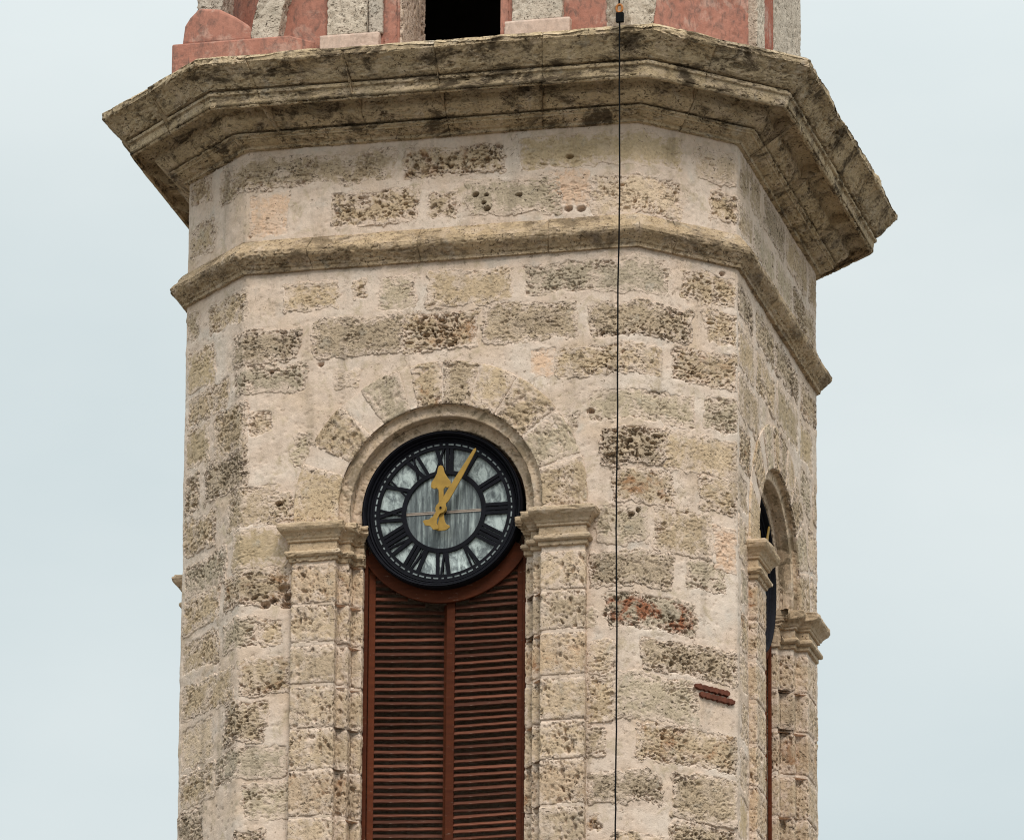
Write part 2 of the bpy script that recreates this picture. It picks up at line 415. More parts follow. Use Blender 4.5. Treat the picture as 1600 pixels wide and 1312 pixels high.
def simple(name, col, rough=0.6, metal=0.0, var=0.0, scale=20, bumpd=0.0, spec=0.25):
    mt, t, b = nt(name); g = NB(t)
    c = col
    if var:
        c = g.mix(1.0, col, g.ramp(g.noise(scale, 5, 0.65), [(0.3, 1 - var), (0.7, 1 + var)]), 'MULTIPLY')
        t.links.new(c, b.inputs['Base Color'])
    else:
        b.inputs['Base Color'].default_value = (*col, 1)
    b.inputs['Roughness'].default_value = rough; b.inputs['Metallic'].default_value = metal; b.inputs['Specular IOR Level'].default_value = spec
    if bumpd:
        t.links.new(g.bump(g.noise(scale * 2, 4, 0.6), 0.5, bumpd), b.inputs['Normal'])
    return mt
M['iron'] = simple('black painted cast iron', (0.005, 0.005, 0.008), 0.7, spec=0.12, var=0.4, scale=14, bumpd=0.004)
M['gold'] = simple('ochre gold paint', (0.31, 0.182, 0.034), 0.5, var=0.18, scale=9, bumpd=0.002)
M['rust'] = simple('rusty iron', (0.115, 0.036, 0.020), 0.85, var=0.35, scale=16, bumpd=0.006)
M['wire'] = simple('black cable', (0.007, 0.007, 0.007), 0.8, var=0.3, scale=30, spec=0.05)
M['orange'] = simple('orange rusted shackle', (0.36, 0.13, 0.03), 0.55, var=0.4, scale=60)
M['belfry_shade'] = simple('painted belfry shade', (0.022, 0.018, 0.015), 0.95, var=0.3, scale=3)  # near-black colour standing in for the shade inside the belfry
M['mark'] = simple('grey minute marks', (0.17, 0.19, 0.19), 0.5, var=0.7, scale=4)
M['bar'] = simple('pale brass glazing bar', (0.36, 0.29, 0.24), 0.5, var=0.2)
M['dark'] = simple('dark interior plaster', (0.10, 0.085, 0.07), 0.95, var=0.2, scale=3)
def glass_mat(name, st, lo, dist):
    mt, t, b = nt(name); g = NB(t)
    col = g.ramp(g.noise(7, 7, 0.7, dist, stretch=st), [(lo, (0.045, 0.052, 0.055)), (lo + 0.15, (0.17, 0.195, 0.195)), (lo + 0.32, (0.52, 0.585, 0.56))])
    col = g.mix(1.0, col, g.ramp(g.rnd(), [(0, 0.38), (0.5, 0.8), (1, 1.12)]), 'MULTIPLY')
    col = g.mix(g.ramp(g.noise(19, 8, 0.78, 0.4, stretch=(1.3, 1, 0.6)), [(0.53, 0.0), (0.66, 0.8)]), col, (0.04, 0.047, 0.05))
    t.links.new(col, b.inputs['Base Color']); b.inputs['Roughness'].default_value = 0.3
    return mt
M['glass'] = glass_mat('weathered opal glass', (1.6, 1, 1.0), 0.27, 1.2)
M['glass2'] = glass_mat('streaked centre glass', (2.6, 1, 0.22), 0.36, 0.2)
def ground_mat():
    mt, t, b = nt('plaza paving'); g = NB(t)
    col = g.ramp(g.noise(0.35, 6, 0.6), [(0.3, (0.085, 0.075, 0.062)), (0.7, (0.135, 0.118, 0.097))])
    t.links.new(col, b.inputs['Base Color']); b.inputs['Roughness'].default_value = 0.9
    return mt
M['ground'] = ground_mat()

# ------------------------------------------------------------------ the ground
g_ = MB(); g_.add([(-3000, -3000, 0), (3000, -3000, 0), (3000, 3000, 0), (-3000, 3000, 0)], [(0, 1, 2, 3)])
go = g_.build('ground', M['ground'], lift=False); go['kind'] = 'structure'

# ------------------------------------------------------------------ the tower
tower = empty('bell_tower')
tag(tower, 'weathered octagonal coral stone bell tower with heavy moulded cornice and arched clock windows', 'tower')

ZB, ZT = -6.9, 1.40
UC, ZS = 0.025, -2.60                        # bay axis and springing of the arch
R_OUT, R_IN, R_1, R_2 = 1.522, 1.065, 0.955, 0.848

def in_bay(u, z, r):
    du = np.abs(u - UC)
    return np.where(z < ZS, du < r, np.hypot(du, z - ZS) < r)

# plain shaft below the picture down to the ground
sh = MB()
xs, ys = oct_pt(SV[:-1] + 1e-6, 0.0)
sh.prism(list(zip(xs, ys)), -Z0, ZB + 0.02)
sh.build('shaft', M['mortar'], tower)

# --- every stone of the walls: (s0, s1, z bottom, z top, kind)
STONES = [
(-2.58,-0.49,0.91,1.26,"t"),(-0.37,0.67,0.92,1.25,"r"),(0.83,2.6,0.91,1.28,"s"),(2.76,3.3,0.87,1.22,"p"),(-1.16,-0.22,0.44,0.82,"t"),
(-2.04,-1.6,0.4,0.87,"k"),(-0.14,0.16,0.49,0.76,"t"),(0.27,1.26,0.44,0.83,"g"),(1.15,1.57,0.47,0.88,"k"),(1.59,2.59,0.36,0.79,"p"),
(2.94,3.3,0.48,0.79,"t"),(-3.23,-2.77,1.06,1.35,"t"),(-3.19,-2.72,0.49,0.83,"t"),(-1.65,-1.08,-0.43,-0.13,"t"),(-0.92,-0.77,-0.35,-0.13,"t"),
(-0.65,-0.25,-0.48,-0.12,"g"),(-2.78,-2.01,-0.46,-0.14,"t"),(-3.26,-2.99,-0.41,-0.09,"t"),(-0.12,0.78,-0.49,-0.11,"t"),(0.87,2.42,-0.45,-0.1,"g"),
(2.57,3.26,-0.44,-0.11,"t"),(-2.26,-1.48,-0.96,-0.61,"d"),(-1.34,-0.39,-0.94,-0.55,"d"),(-0.37,0.4,-0.94,-0.55,"r"),(0.47,1.44,-0.92,-0.52,"d"),
(1.57,2.73,-0.94,-0.57,"d"),(2.86,3.28,-0.87,-0.51,"r"),(-3.2,-2.64,-0.99,-0.55,"s"),(-2.23,-1.4,-1.29,-1,"g"),(-1.08,-0.82,-1.31,-1.09,"p"),
(0.93,1.2,-1.31,-1.01,"k"),(1.23,2.36,-1.35,-1.01,"t"),(2.48,3.28,-1.34,-0.95,"r"),(-3.19,-2.34,-1.35,-1.02,"t"),(-1.99,-1.73,-1.73,-1.48,"p"),
(-2.62,-2.01,-1.88,-1.36,"t"),(-3.2,-2.72,-1.81,-1.35,"s"),(1.56,2.76,-1.82,-1.48,"g"),(2.84,3.28,-1.8,-1.42,"g"),(1.66,2.39,-2.3,-1.91,"d"),
(2.4,3.27,-2.29,-1.87,"t"),(1.3,1.48,-1.94,-1.69,"g"),(1.79,2.5,-2.7,-2.34,"r"),(2.8,3.27,-2.67,-2.3,"t"),(1.65,2.21,-3.13,-2.72,"g"),
(2.25,2.97,-3.17,-2.7,"t"),(2.99,3.26,-3.26,-2.81,"k"),(1.56,2.5,-3.61,-3.22,"d"),(2.65,3.15,-3.52,-3.17,"g"),(1.74,2.77,-4.03,-3.66,"x"),
(1.51,1.66,-3.98,-3.8,"g"),(1.55,1.85,-4.48,-4.12,"p"),(2.13,3.26,-4.45,-4.1,"d"),(1.84,2.82,-4.97,-4.5,"g"),(1.55,1.83,-4.96,-4.52,"r"),
(2.05,3.26,-5.39,-4.99,"r"),(1.54,1.75,-5.35,-5.03,"t"),(1.55,2.37,-5.84,-5.51,"d"),(2.49,3.26,-5.92,-5.45,"d"),(2.46,3.26,-6.37,-5.97,"d"),
(1.55,1.7,-6.12,-5.92,"r"),(1.81,2.4,-6.5,-6.14,"t"),(-1.53,-1.32,-2.1,-1.74,"g"),(-2.81,-2,-2.28,-1.84,"d"),(-3.22,-2.9,-2.29,-1.87,"t"),
(-2.31,-1.67,-2.71,-2.28,"t"),(-1.77,-1.52,-2.67,-2.36,"d"),(-3.22,-2.55,-2.75,-2.36,"t"),(-2.23,-1.56,-3.13,-2.72,"s"),(-3.21,-2.35,-3.19,-2.82,"g"),
(-2.39,-1.51,-3.53,-3.17,"r"),(-3.21,-2.47,-3.58,-3.21,"t"),(-2.39,-1.89,-3.97,-3.66,"g"),(-1.85,-1.61,-3.99,-3.71,"t"),(-3.21,-2.46,-4.01,-3.65,"t"),
(-2.07,-1.5,-4.5,-4.11,"r"),(-3.21,-2.16,-4.52,-4.13,"t"),(-2.33,-1.76,-4.98,-4.56,"d"),(-3.19,-2.53,-5.01,-4.58,"p"),(-2.47,-1.52,-5.36,-5.03,"g"),
(-3.21,-2.49,-5.45,-5.07,"t"),(-2,-1.48,-5.81,-5.43,"g"),(-3.21,-2.73,-5.88,-5.49,"d"),(-2.1,-1.74,-6.26,-5.89,"d"),
]
# the right face: courses of blocks between the corner, the arch and the far corner
rr = random.Random(5)
zz = 1.30
SR = 2 * A + L                                # s of the middle of the right face
while zz > -6.7:
    hgt = rr.uniform(0.34, 0.44)
    if zz - hgt < 0.36 and zz > -0.08: zz = -0.12
    s = A + L + rr.uniform(0.06, 0.22)
    while s < SR + A - 0.15:
        w = rr.uniform(0.5, 1.15); e = min(s + w, SR + A - 0.03)
        um = (s + e) / 2 - SR; zm = zz - hgt / 2
        a, b = s, e
        lim = R_OUT + 0.04
        if zm < ZS: half = lim
        else:
            dz = zm - ZS - 0.12; half = math.sqrt(max(0, lim * lim - dz * dz)) if abs(dz) < lim else 0
        if half > 0:
            lo, hi = SR + UC - half, SR + UC + half
            if a < lo < b: b = lo
            elif a < hi < b: a = hi
            elif a >= lo and b <= hi: a = b = 0
        if b - a > 0.14:
            STONES.append((a, b, zz - hgt, zz, rr.choice('ttgdrpts')))
        s = e + rr.uniform(0.08, 0.18)
    zz -= hgt + rr.uniform(0.07, 0.12)

# deep holes in the face: (s, z, radius)
HOLES = [(0.37,0.69,0.030),(0.45,0.60,0.026),(0.49,0.53,0.030),(0.82,0.66,0.034),(1.35,1.03,0.034),(1.34,0.47,0.036),(1.47,0.46,0.040),(2.00,-2.84,0.036),(2.08,-2.80,0.030),(1.58,-1.72,0.036),
         (-1.66,-2.49,0.040),(-3.08,1.09,0.030),(-1.24,-1.02,0.026),(-1.76,-1.07,0.026),(-1.60,-3.38,0.060),(-1.55,-3.48,0.055),(-1.56,-3.56,0.050),(-1.79,-3.55,0.045),(-1.70,-3.51,0.030),(0.48,0.68,0.020),
         (2.84,-0.17,0.020),(3.09,-0.09,0.028),(-2.22,-4.84,0.020),(-2.21,-4.76,0.030),(1.99,-2.06,0.030),(1.80,-2.20,0.030)]
def bore(off, S, Zg):
    for (a, b, r) in HOLES:
        if a < S.min() - r or a > S.max() + r or b < Zg.min() - r or b > Zg.max() + r: continue
        d = np.hypot((S - a) * 0.8, (Zg - b) * 1.15) + 0.4 * r * fbm(S * 25 + a, Zg * 25, 7, 2)
        off = off - 0.09 * sstep(r, 0.6 * r, d)
    return off
def stone_dist(i, S, Zg, s0, s1, z0, z1):
    """distance inside the ragged outline of stone i"""
    cx, cz = (s0 + s1) / 2, (z0 + z1) / 2
    rad = 0.03
    qx = np.abs(S - cx) - (s1 - s0) / 2 + rad; qz = np.abs(Zg - cz) - (z1 - z0) / 2 + rad
    d = rad - (np.hypot(np.maximum(qx, 0), np.maximum(qz, 0)) + np.minimum(np.maximum(qx, qz), 0))
    return d + 0.050 * fbm(S * 4.2, Zg * 4.2, 60 + i, 3) + 0.030 * fbm(S * 15, Zg * 15, 90 + i, 3)
# wall body: mortar and rubble skin following the whole visible perimeter
def seg(a, b, step): return np.linspace(a, b, max(2, int(round((b - a) / step)) + 1))
s_cols = np.unique(np.round(np.concatenate([seg(-A - L - 2 * A, -A - L - 0.3, 0.12), seg(-A - L - 0.3, A + L + 0.05, 0.0145),
                                            seg(A + L + 0.05, A + L + 2 * A - 0.1, 0.03), seg(A + L + 2 * A - 0.1, A + L + 2 * A + 0.1, 0.02),
                                            seg(A + L + 2 * A + 0.1, SV[-1], 0.25)]), 4))
z_rows = seg(ZB, ZT, 0.0145)
S, Zg = np.meshgrid(s_cols, z_rows, indexing='ij')
off = mortar_relief(S, Zg)
for hole in HOLES:
    a0, a1 = np.searchsorted(s_cols, [hole[0] - 0.12, hole[0] + 0.12]); b0, b1 = np.searchsorted(z_rows, [hole[1] - 0.12, hole[1] + 0.12])
    d = np.hypot((S[a0:a1, b0:b1] - hole[0]) * 0.8, (Zg[a0:a1, b0:b1] - hole[1]) * 1.15)
    off[a0:a1, b0:b1] -= 0.10 * sstep(hole[2] * 1.1, hole[2] * 0.6, d)
# bedded stones sit in hollows of the mortar
for i, (s0, s1, z0, z1, k) in enumerate(STONES):
    a0, a1 = np.searchsorted(s_cols, [s0 - 0.05, s1 + 0.05]); b0, b1 = np.searchsorted(z_rows, [z0 - 0.05, z1 + 0.05])
    d = stone_dist(i, S[a0:a1, b0:b1], Zg[a0:a1, b0:b1], s0, s1, z0, z1)
    off[a0:a1, b0:b1] -= 0.13 * sstep(0.012, 0.06, d)
X, Y = wall_pt(np.clip(S, SV[0] + 0.04, SV[-1] - 0.04), off)
P = np.stack([X, Y, Zg + Z0], -1)
q = grid_quads(*S.shape)
sc = S.reshape(-1)[q].mean(1); zc = Zg.reshape(-1)[q].mean(1)
hole = (in_bay(sc, zc, 1.30) & (np.abs(sc) < A)) | (in_bay(sc - 2 * A - L, zc, 1.30) & (np.abs(sc - 2 * A - L) < A))
q = q[~hole]
used = np.unique(q); remap = np.zeros(S.size, dtype=np.int64); remap[used] = np.arange(len(used))
wall = obj('wall', mesh_np('wall', P.reshape(-1, 3)[used], remap[q]), M['mortar'], tower)

def stone_mesh(i, s0, s1, z0, z1, kind):
    right = s0 > A + L + 0.03
    st = 0.022 if right else 0.0075
    s = seg(s0 - 0.05, s1 + 0.05, st); z = seg(z0 - 0.05, z1 + 0.05, 0.012 if right else 0.0075)
    S, Zg = np.meshgrid(s, z, indexing='ij')
    sdist = stone_dist(i, S, Zg, s0, s1, z0, z1)
    h0 = {'d': 0.004, 's': 0.0, 'p': -0.001, 'k': -0.002}.get(kind, 0.001) + rr2.uniform(-0.004, 0.005)
    h = h0 + rr2.uniform(0.55, 1.25) * coral(S, Zg, i * 3 + 1, kind)
    e = sstep(-0.035, 0.0, sdist)
    off = bore(-0.06 + (h + 0.06) * e, S, Zg)
    X, Y = wall_pt(S, off)
    P = np.stack([X, Y, Zg + Z0], -1).reshape(-1, 3)
    n, mm = S.shape
    idx = np.arange(n * mm).reshape(n, mm)
    bs = np.array([s[0], s[-1], s[-1], s[0]]); bz = np.array([z[0], z[0], z[-1], z[-1]])
    bx, by = wall_pt(bs, np.full(4, -0.20))
    B = np.stack([bx, by, bz + Z0], -1); k = n * mm
    ex = [list(idx[::-1, 0]) + [k, k + 1], list(idx[-1, ::-1]) + [k + 1, k + 2], list(idx[:, -1]) + [k + 2, k + 3], list(idx[0, :]) + [k + 3, k]]
    ex = [list(reversed(f)) for f in ex] + [[k, k + 3, k + 2, k + 1]]
    return mesh_np('stone', np.concatenate([P, B]), grid_quads(n, mm), ex, rim=sdist)
rr2 = random.Random(9)
for i, (s0, s1, z0, z1, k) in enumerate(STONES):
    obj('stone', stone_mesh(i, s0, s1, z0, z1, k), M[k], wall)

# two rusty iron clamps let into the right-hand cut corner
def cham_pt(t, o):
    q2 = math.sqrt(0.5)
    return A + (t + o) * q2, -HH + (t - o) * q2
for (t0, t1, za, zb) in ((0.69, 1.10, -4.53, -4.555), (0.745, 1.16, -4.61, -4.635)):
    n = 22; V = []
    for i in range(n):
        f = i / (n - 1); t = t0 + (t1 - t0) * f; z = za + (zb - za) * f + Z0
        hh = (0.030 + 0.006 * math.sin(i * 1.9 + t0 * 40)) * (0.55 if i in (0, n - 1) else 1)
        for dz, o in ((-hh, 0.0), (-hh * 0.8, 0.034), (hh * 0.8, 0.036), (hh, 0.0)):
            x, y = cham_pt(t, o); V.append((x, y, z + dz + 0.004 * math.sin(i * 2.7)))
    F = [(i * 4 + j, i * 4 + 4 + j, i * 4 + 5 + j, i * 4 + 1 + j) for i in range(n - 1) for j in range(3)]
    obj('iron_clamp', mesh_np('iron_clamp', V, F, [(3, 2, 1, 0), ((n - 1) * 4, (n - 1) * 4 + 1, (n - 1) * 4 + 2, (n - 1) * 4 + 3)], False), M['rust'], wall)

# ------------------------------------------------------------------ string course and cornice
def resample(pts, step):
    pts = np.array(pts, float)
    d = np.hypot(*np.diff(pts, axis=0).T); t = np.concatenate([[0], np.cumsum(d)])
    n = max(2, int(t[-1] / step) + 1)
    tt = np.unique(np.round(np.concatenate([np.linspace(0, t[-1], n), t]), 5))
    return np.interp(tt, t, pts[:, 0]), np.interp(tt, t, pts[:, 1]), tt
def oct_block(name, s0, s1, prof, zb, mat, parent, seed, kind, amp=1.0, step=0.014, inset=0.0, lip=0.0):
    o, z, t = resample(prof, step if not inset else 0.08)
    ss = seg(s0, s1, step if not inset else 0.5)
    cs = [v for v in SV if s0 < v < s1]
    ss = np.unique(np.round(np.concatenate([ss, cs]), 5))
    X, Y = oct_pt(ss[:, None], o[None, :] + 0 * ss[:, None])
    P = np.stack([X, Y, np.broadcast_to(z + zb + Z0, X.shape)], -1)
    N = grid_normals(P)
    if inset:
        Hd = -inset * np.ones(X.shape)
    else:
        sg_, tg = np.meshgrid(ss, t, indexing='ij')
        Hd = amp * coral(sg_, tg + seed * 1.7, seed, kind) + 0.006 * fbm(sg_ * 1.3, tg * 1.3 + seed, seed + 77, 2)
        wgt = np.exp(-((o - o.max()) / 0.06) ** 2)[None, :]
        Hd = Hd + lip * wgt * (fbm(sg_ * 2.6, tg * 2, seed + 5, 3) * 1.9 - 0.75)
        # worn arrises at the joints
        en = np.minimum(sg_ - s0, s1 - sg_)
        Hd = Hd - 0.004 * sstep(0.012, 0.0, en + 0.01 * fbm(sg_ * 9, tg * 9, seed + 3, 2))
    P = P + N * Hd[..., None]
    n, mm = X.shape
    idx = np.arange(n * mm).reshape(n, mm)
    return obj(name, mesh_np(name, P.reshape(-1, 3), grid_quads(n, mm), [list(idx[0, :]), list(idx[-1, ::-1])]), mat, parent)

STR = [(-0.02, -0.005), (0.035, 0.0), (0.04, 0.035), (0.055, 0.045), (0.075, 0.07), (0.115, 0.10), (0.145, 0.125), (0.160, 0.15), (0.165, 0.195),
       (0.150, 0.212), (0.09, 0.275), (0.03, 0.35), (-0.03, 0.38)]
core = oct_block('string_course', SV[0] + 0.01, SV[-1] - 0.01, STR, 0.0, M['cs'], tower, 1, 'c', inset=0.018)
E_ = A + L
for i, (a, b) in enumerate([(-E_ - 2.0, -E_ - 0.9), (-E_ - 0.9, -A - 0.55), (-A - 0.55, -1.33), (-1.33, -0.20), (-0.20, 1.13), (1.13, A + 0.42),
                            (A + 0.42, E_ + 0.35), (E_ + 0.35, E_ + 1.4), (E_ + 1.4, E_ + 2.4), (E_ + 2.4, E_ + 3.35), (E_ + 3.35, E_ + 2 * A + 0.6)]):
    oct_block('string_course_block', a + 0.003, b - 0.003, STR, 0.0, M['cs'], core, 40 + i * 3, 'c', 0.5, lip=0.012)
CZ = 1.34632
COR = [(-0.03, -0.01), (0.04, 0.0), (0.05, 0.03), (0.075, 0.035), (0.10, 0.043), (0.14, 0.062), (0.175, 0.088), (0.20, 0.100), (0.205, 0.118), (0.150, 0.124), (0.150, 0.140),
       (0.215, 0.142), (0.25, 0.165), (0.29, 0.198), (0.325, 0.235), (0.328, 0.325), (0.350, 0.355), (0.43, 0.362), (0.510, 0.360), (0.526, 0.335), (0.530, 0.275), (0.558, 0.272), (0.572, 0.29), (0.58, 0.395),
       (0.605, 0.405), (0.608, 0.435), (0.560, 0.440), (0.562, 0.460), (0.625, 0.465), (0.655, 0.49), (0.685, 0.53), (0.72, 0.575), (0.765, 0.615), (0.805, 0.64), (0.83, 0.65), (0.845, 0.665),
       (0.848, 0.735), (0.80, 0.765), (0.6, 0.785), (0.3, 0.80), (0.02, 0.81)]
ccore = oct_block('cornice', SV[0] + 0.01, SV[-1] - 0.01, COR, CZ, M['c'], tower, 1, 'c', inset=0.05)
for i, (a, b) in enumerate([(-E_ - 2 * A, -E_ - 2.6), (-E_ - 2.6, -E_ - 1.4), (-E_ - 1.4, -E_ - 0.45), (-E_ - 0.45, -A - 0.62), (-A - 0.62, -1.60), (-1.60, -0.72), (-0.72, 0.10), (0.10, 1.07),
                            (1.07, A + 0.50), (A + 0.50, E_ + 0.45), (E_ + 0.45, E_ + 1.75), (E_ + 1.75, E_ + 3.2), (E_ + 3.2, E_ + 2 * A + 0.7)]):
    oct_block('cornice_block', a + 0.0015, b - 0.0015, COR, CZ, M['c'], ccore, 80 + i * 3, 'c', 0.6, lip=0.026)
# slab that closes the top of the shaft
sl = MB(); xs, ys = oct_pt(SV[:-1] + 1e-6, 0.3)
sl.prism(list(zip(xs, ys)), CZ + 0.5, CZ + 0.70); sl.build('floor_slab', M['mortar'], tower)

# ------------------------------------------------------------------ the clock bays
def smooth_path(pts, step, w):
    """densely sampled polyline with softened arrises: returns u, p, t"""
    u, p, t = resample(pts, step)
    taps = [np.clip(t + d * w, 0, t[-1]) for d in (-1, -0.5, 0, 0.5, 1)]
    pts = np.array(pts, float)
    d = np.hypot(*np.diff(pts, axis=0).T); tk = np.concatenate([[0], np.cumsum(d)])
    return (sum(np.interp(x, tk, pts[:, 0]) for x in taps) / 5, sum(np.interp(x, tk, pts[:, 1]) for x in taps) / 5, t)
def jamb_prof(pr): return [(R_OUT, -0.10), (R_OUT, pr), (R_IN, pr), (R_IN, -0.045), (R_1, -0.045), (R_1, -0.19), (R_2, -0.19), (R_2, -0.42)]
RREF = 1.30
def bay_map(w, u):
    """w: distance along the opening's outline (0 = right springing, grows anticlockwise), u: distance from the axis"""
    w, u = np.broadcast_arrays(w, u)
    th = np.clip(w / RREF, 0, math.pi)
    x = UC + u * np.cos(th); z = ZS + u * np.sin(th)
    z = z + np.where(w < 0, w, 0) + np.where(w > math.pi * RREF, math.pi * RREF - w, 0)
    return x, z
def surround_block(name, w0, w1, pr, mat, parent, seed, kind, amp=1.0, inset=0.0, st=0.012, beds=(), prof=None):
    u, p, t = smooth_path(prof or jamb_prof(pr), st if not inset else 0.04, 0.012)
    ww = seg(w0, w1, st)
    W_, U_ = np.meshgrid(ww, u, indexing='ij'); T_ = np.broadcast_to(t, W_.shape)
    x, z = bay_map(W_, U_)
    P = np.stack([x, np.broadcast_to(-HH - p, x.shape), z + Z0], -1)
    N = grid_normals(P)
    if N[len(ww) // 2, np.argmin(np.abs(u - (1.3 if not prof else (prof[1][0] + prof[2][0]) / 2))), 1] > 0: N = -N
    en = np.full(W_.shape, 0.2)
    if inset: 
        Hd = -inset + 0.6 * mortar_relief(W_ * 1.0, T_, 15)
        for a, b in beds: Hd = Hd - 0.10 * sstep(0.012, 0.04, np.minimum(W_ - a, b - W_))
    else:
        Hd = amp * coral(W_ + seed, T_ * 0.999, seed, kind) + 0.004
        en = np.minimum(W_ - w0, w1 - W_) + 0.020 * fbm(W_ * 9, T_ * 9, seed + 3, 3)
        Hd = Hd - 0.009 * sstep(0.018, 0.0, en)
    P = P + N * Hd[..., None]
    n, mm = x.shape; idx = np.arange(n * mm).reshape(n, mm)
    return obj(name, mesh_np(name, P.reshape(-1, 3), grid_quads(n, mm), [list(idx[0, :]), list(idx[-1, ::-1])], rim=en), mat, parent)
PI_R = math.pi * RREF
# arch stones: angles in degrees from the right springing
VOUS = [(R(a) * RREF, R(b) * RREF, k) for a, b, k in [(-7, 16, 't'), (17, 37, 'g'), (38, 58, 't'), (58.6, 74, 't'), (74.5, 89, 'd'), (89.4, 103, 'r'), (107, 124, 'g'), (133, 152, 't'), (160, 187, 't')]]
zl = [-3.17, -3.60, -4.02, -4.45, -4.90, -5.34, -5.82, -6.28, -6.74]
zr = [-3.20, -3.62, -4.05, -4.52, -4.97, -5.38, -5.85, -6.30, -6.78]
kinds = ['jr', 'j', 'j', 'j', 'j', 'jr', 'j', 'j']
JR, JL = [], []
for i in range(8):
    g1, g2 = random.uniform(0.005, 0.035), random.uniform(0.002, 0.02)
    JR.append((zr[i + 1] - ZS + g1, zr[i] - ZS - g2, kinds[(i + 3) % 8]))
    JL.append((PI_R - (zl[i] - ZS) + g2, PI_R - (zl[i + 1] - ZS) - g1, kinds[i]))
surround = surround_block('window_surround', -0.20, PI_R + 0.20, 0.045, M['mortar'], tower, 3, 'j', inset=0.003, beds=[v[:2] for v in VOUS], prof=[(R_OUT, -0.10), (R_OUT, 0.012), (R_IN, 0.012), (R_IN, -0.03)])
for (ra_, rb_, p0, p1, p2, sd_) in ((R_IN, R_1, -0.006, -0.060, -0.16, 231), (R_1, R_2, -0.06, -0.19, -0.42, 237)):
    surround_block('arch_moulding', -0.20, PI_R + 0.20, 0.0, M['ring'], surround, sd_, 's', 0.9, prof=[(ra_ + 0.002, p0), (ra_ + 0.001, p1), (rb_, p1), (rb_, p2)])
surround_block('jamb_core', ZB - ZS, -0.15, 0.08, M['mortar'], surround, 4, 'j', inset=0.003, beds=[v[:2] for v in JR])
surround_block('jamb_core', PI_R + 0.15, PI_R - (ZB - ZS), 0.08, M['mortar'], surround, 4, 'j', inset=0.003, beds=[v[:2] for v in JL])
for i, (a, b, k) in enumerate(VOUS):
    surround_block('voussoir', a, b, 0.05, M[k], surround, 120 + i * 3, k, 0.7, prof=[(R_OUT, -0.10), (R_OUT, 0.016), (R_IN, 0.016), (R_IN, -0.03)])
for i, (a, b, k) in enumerate(JR + JL):
    surround_block('jamb_stone', a, b, 0.082, M[k], surround, 150 + i * 3, 'j', 1.1)

# impost capitals
CAP = [(-0.01, -3.150), (0.018, -3.142), (0.022, -3.100), (0.045, -3.094), (0.060, -3.078), (0.060, -3.056), (0.045, -3.040), (0.016, -3.034), (0.012, -2.945), (0.034, -2.938), (0.036, -2.915),
       (0.048, -2.908), (0.058, -2.885), (0.085, -2.855), (0.112, -2.835), (0.126, -2.815), (0.132, -2.805), (0.132, -2.772), (0.10, -2.758), (-0.03, -2.752)]
def capital(sgn):
    e, z, t = resample(CAP, 0.010)
    pl = np.array([(R_OUT, -0.06), (R_OUT, 0.08), (R_IN, 0.08), (R_IN, -0.045), (R_1, -0.045), (R_1, -0.19), (R_2, -0.19), (R_2, -0.36)])
    nr = np.array([(1, 0), (0, 1), (-1, 0), (0, 1), (-1, 0), (0, 1), (-1, 0)], float)
    cols = []; tl = []
    dist = 0
    for i in range(len(pl) - 1):
        n = max(2, int(np.hypot(*(pl[i + 1] - pl[i])) / 0.012))
        for j in range(n + (1 if i == len(pl) - 2 else 0)):
            f = j / n
            b = pl[i] + (pl[i + 1] - pl[i]) * f
            # mitre offsets of the two ends of this run
            def mit(v):
                a_, c_ = nr[max(v - 1, 0)], nr[min(v, len(nr) - 1)]
                return (a_ + c_) if not np.allclose(a_, c_) else a_
            d = mit(i) * (1 - f) + mit(i + 1) * f
            cols.append((b, d)); tl.append(dist + f * np.hypot(*(pl[i + 1] - pl[i])))
        dist += np.hypot(*(pl[i + 1] - pl[i]))
    B = np.array([c[0] for c in cols]); Dm = np.array([c[1] for c in cols]); tl = np.array(tl)
    ev = np.broadcast_to(e, (len(B), len(e))).copy()
    U = B[:, 0:1] + np.where(Dm[:, 0:1] < 0, np.where(B[:, 0:1] < R_2 + 0.01, np.minimum(ev, 0.015), np.minimum(ev, 0.10)), ev) * Dm[:, 0:1]
    Pp = B[:, 1:2] + ev * Dm[:, 1:2]
    x = UC + sgn * U
    P = np.stack([x, -HH - Pp, np.broadcast_to(z + Z0, x.shape)], -1)
    N = grid_normals(P)
    if sgn > 0: N = N
    mid = len(B) // 4
    if N[mid, len(e) // 2, 1] > 0: N = -N
    tg, eg = np.meshgrid(tl, t, indexing='ij')
    sd_ = 210 + int(sgn)
    Hd = 0.45 * coral(tg + sd_, eg, sd_, 'c') + 0.004
    wgt = np.exp(-((e - e.max()) / 0.02) ** 2)[None, :]
    Hd = Hd + 0.016 * wgt * fbm(tg * 9, eg * 5, sd_ + 4, 3)
    P = P + N * Hd[..., None]
    n, mm = x.shape; idx = np.arange(n * mm).reshape(n, mm)
    return obj('impost_capital', mesh_np('impost_capital', P.reshape(-1, 3), grid_quads(n, mm), [list(idx[0, :]), list(idx[-1, ::-1])]), M['cap'], surround)
capital(1); capital(-1)

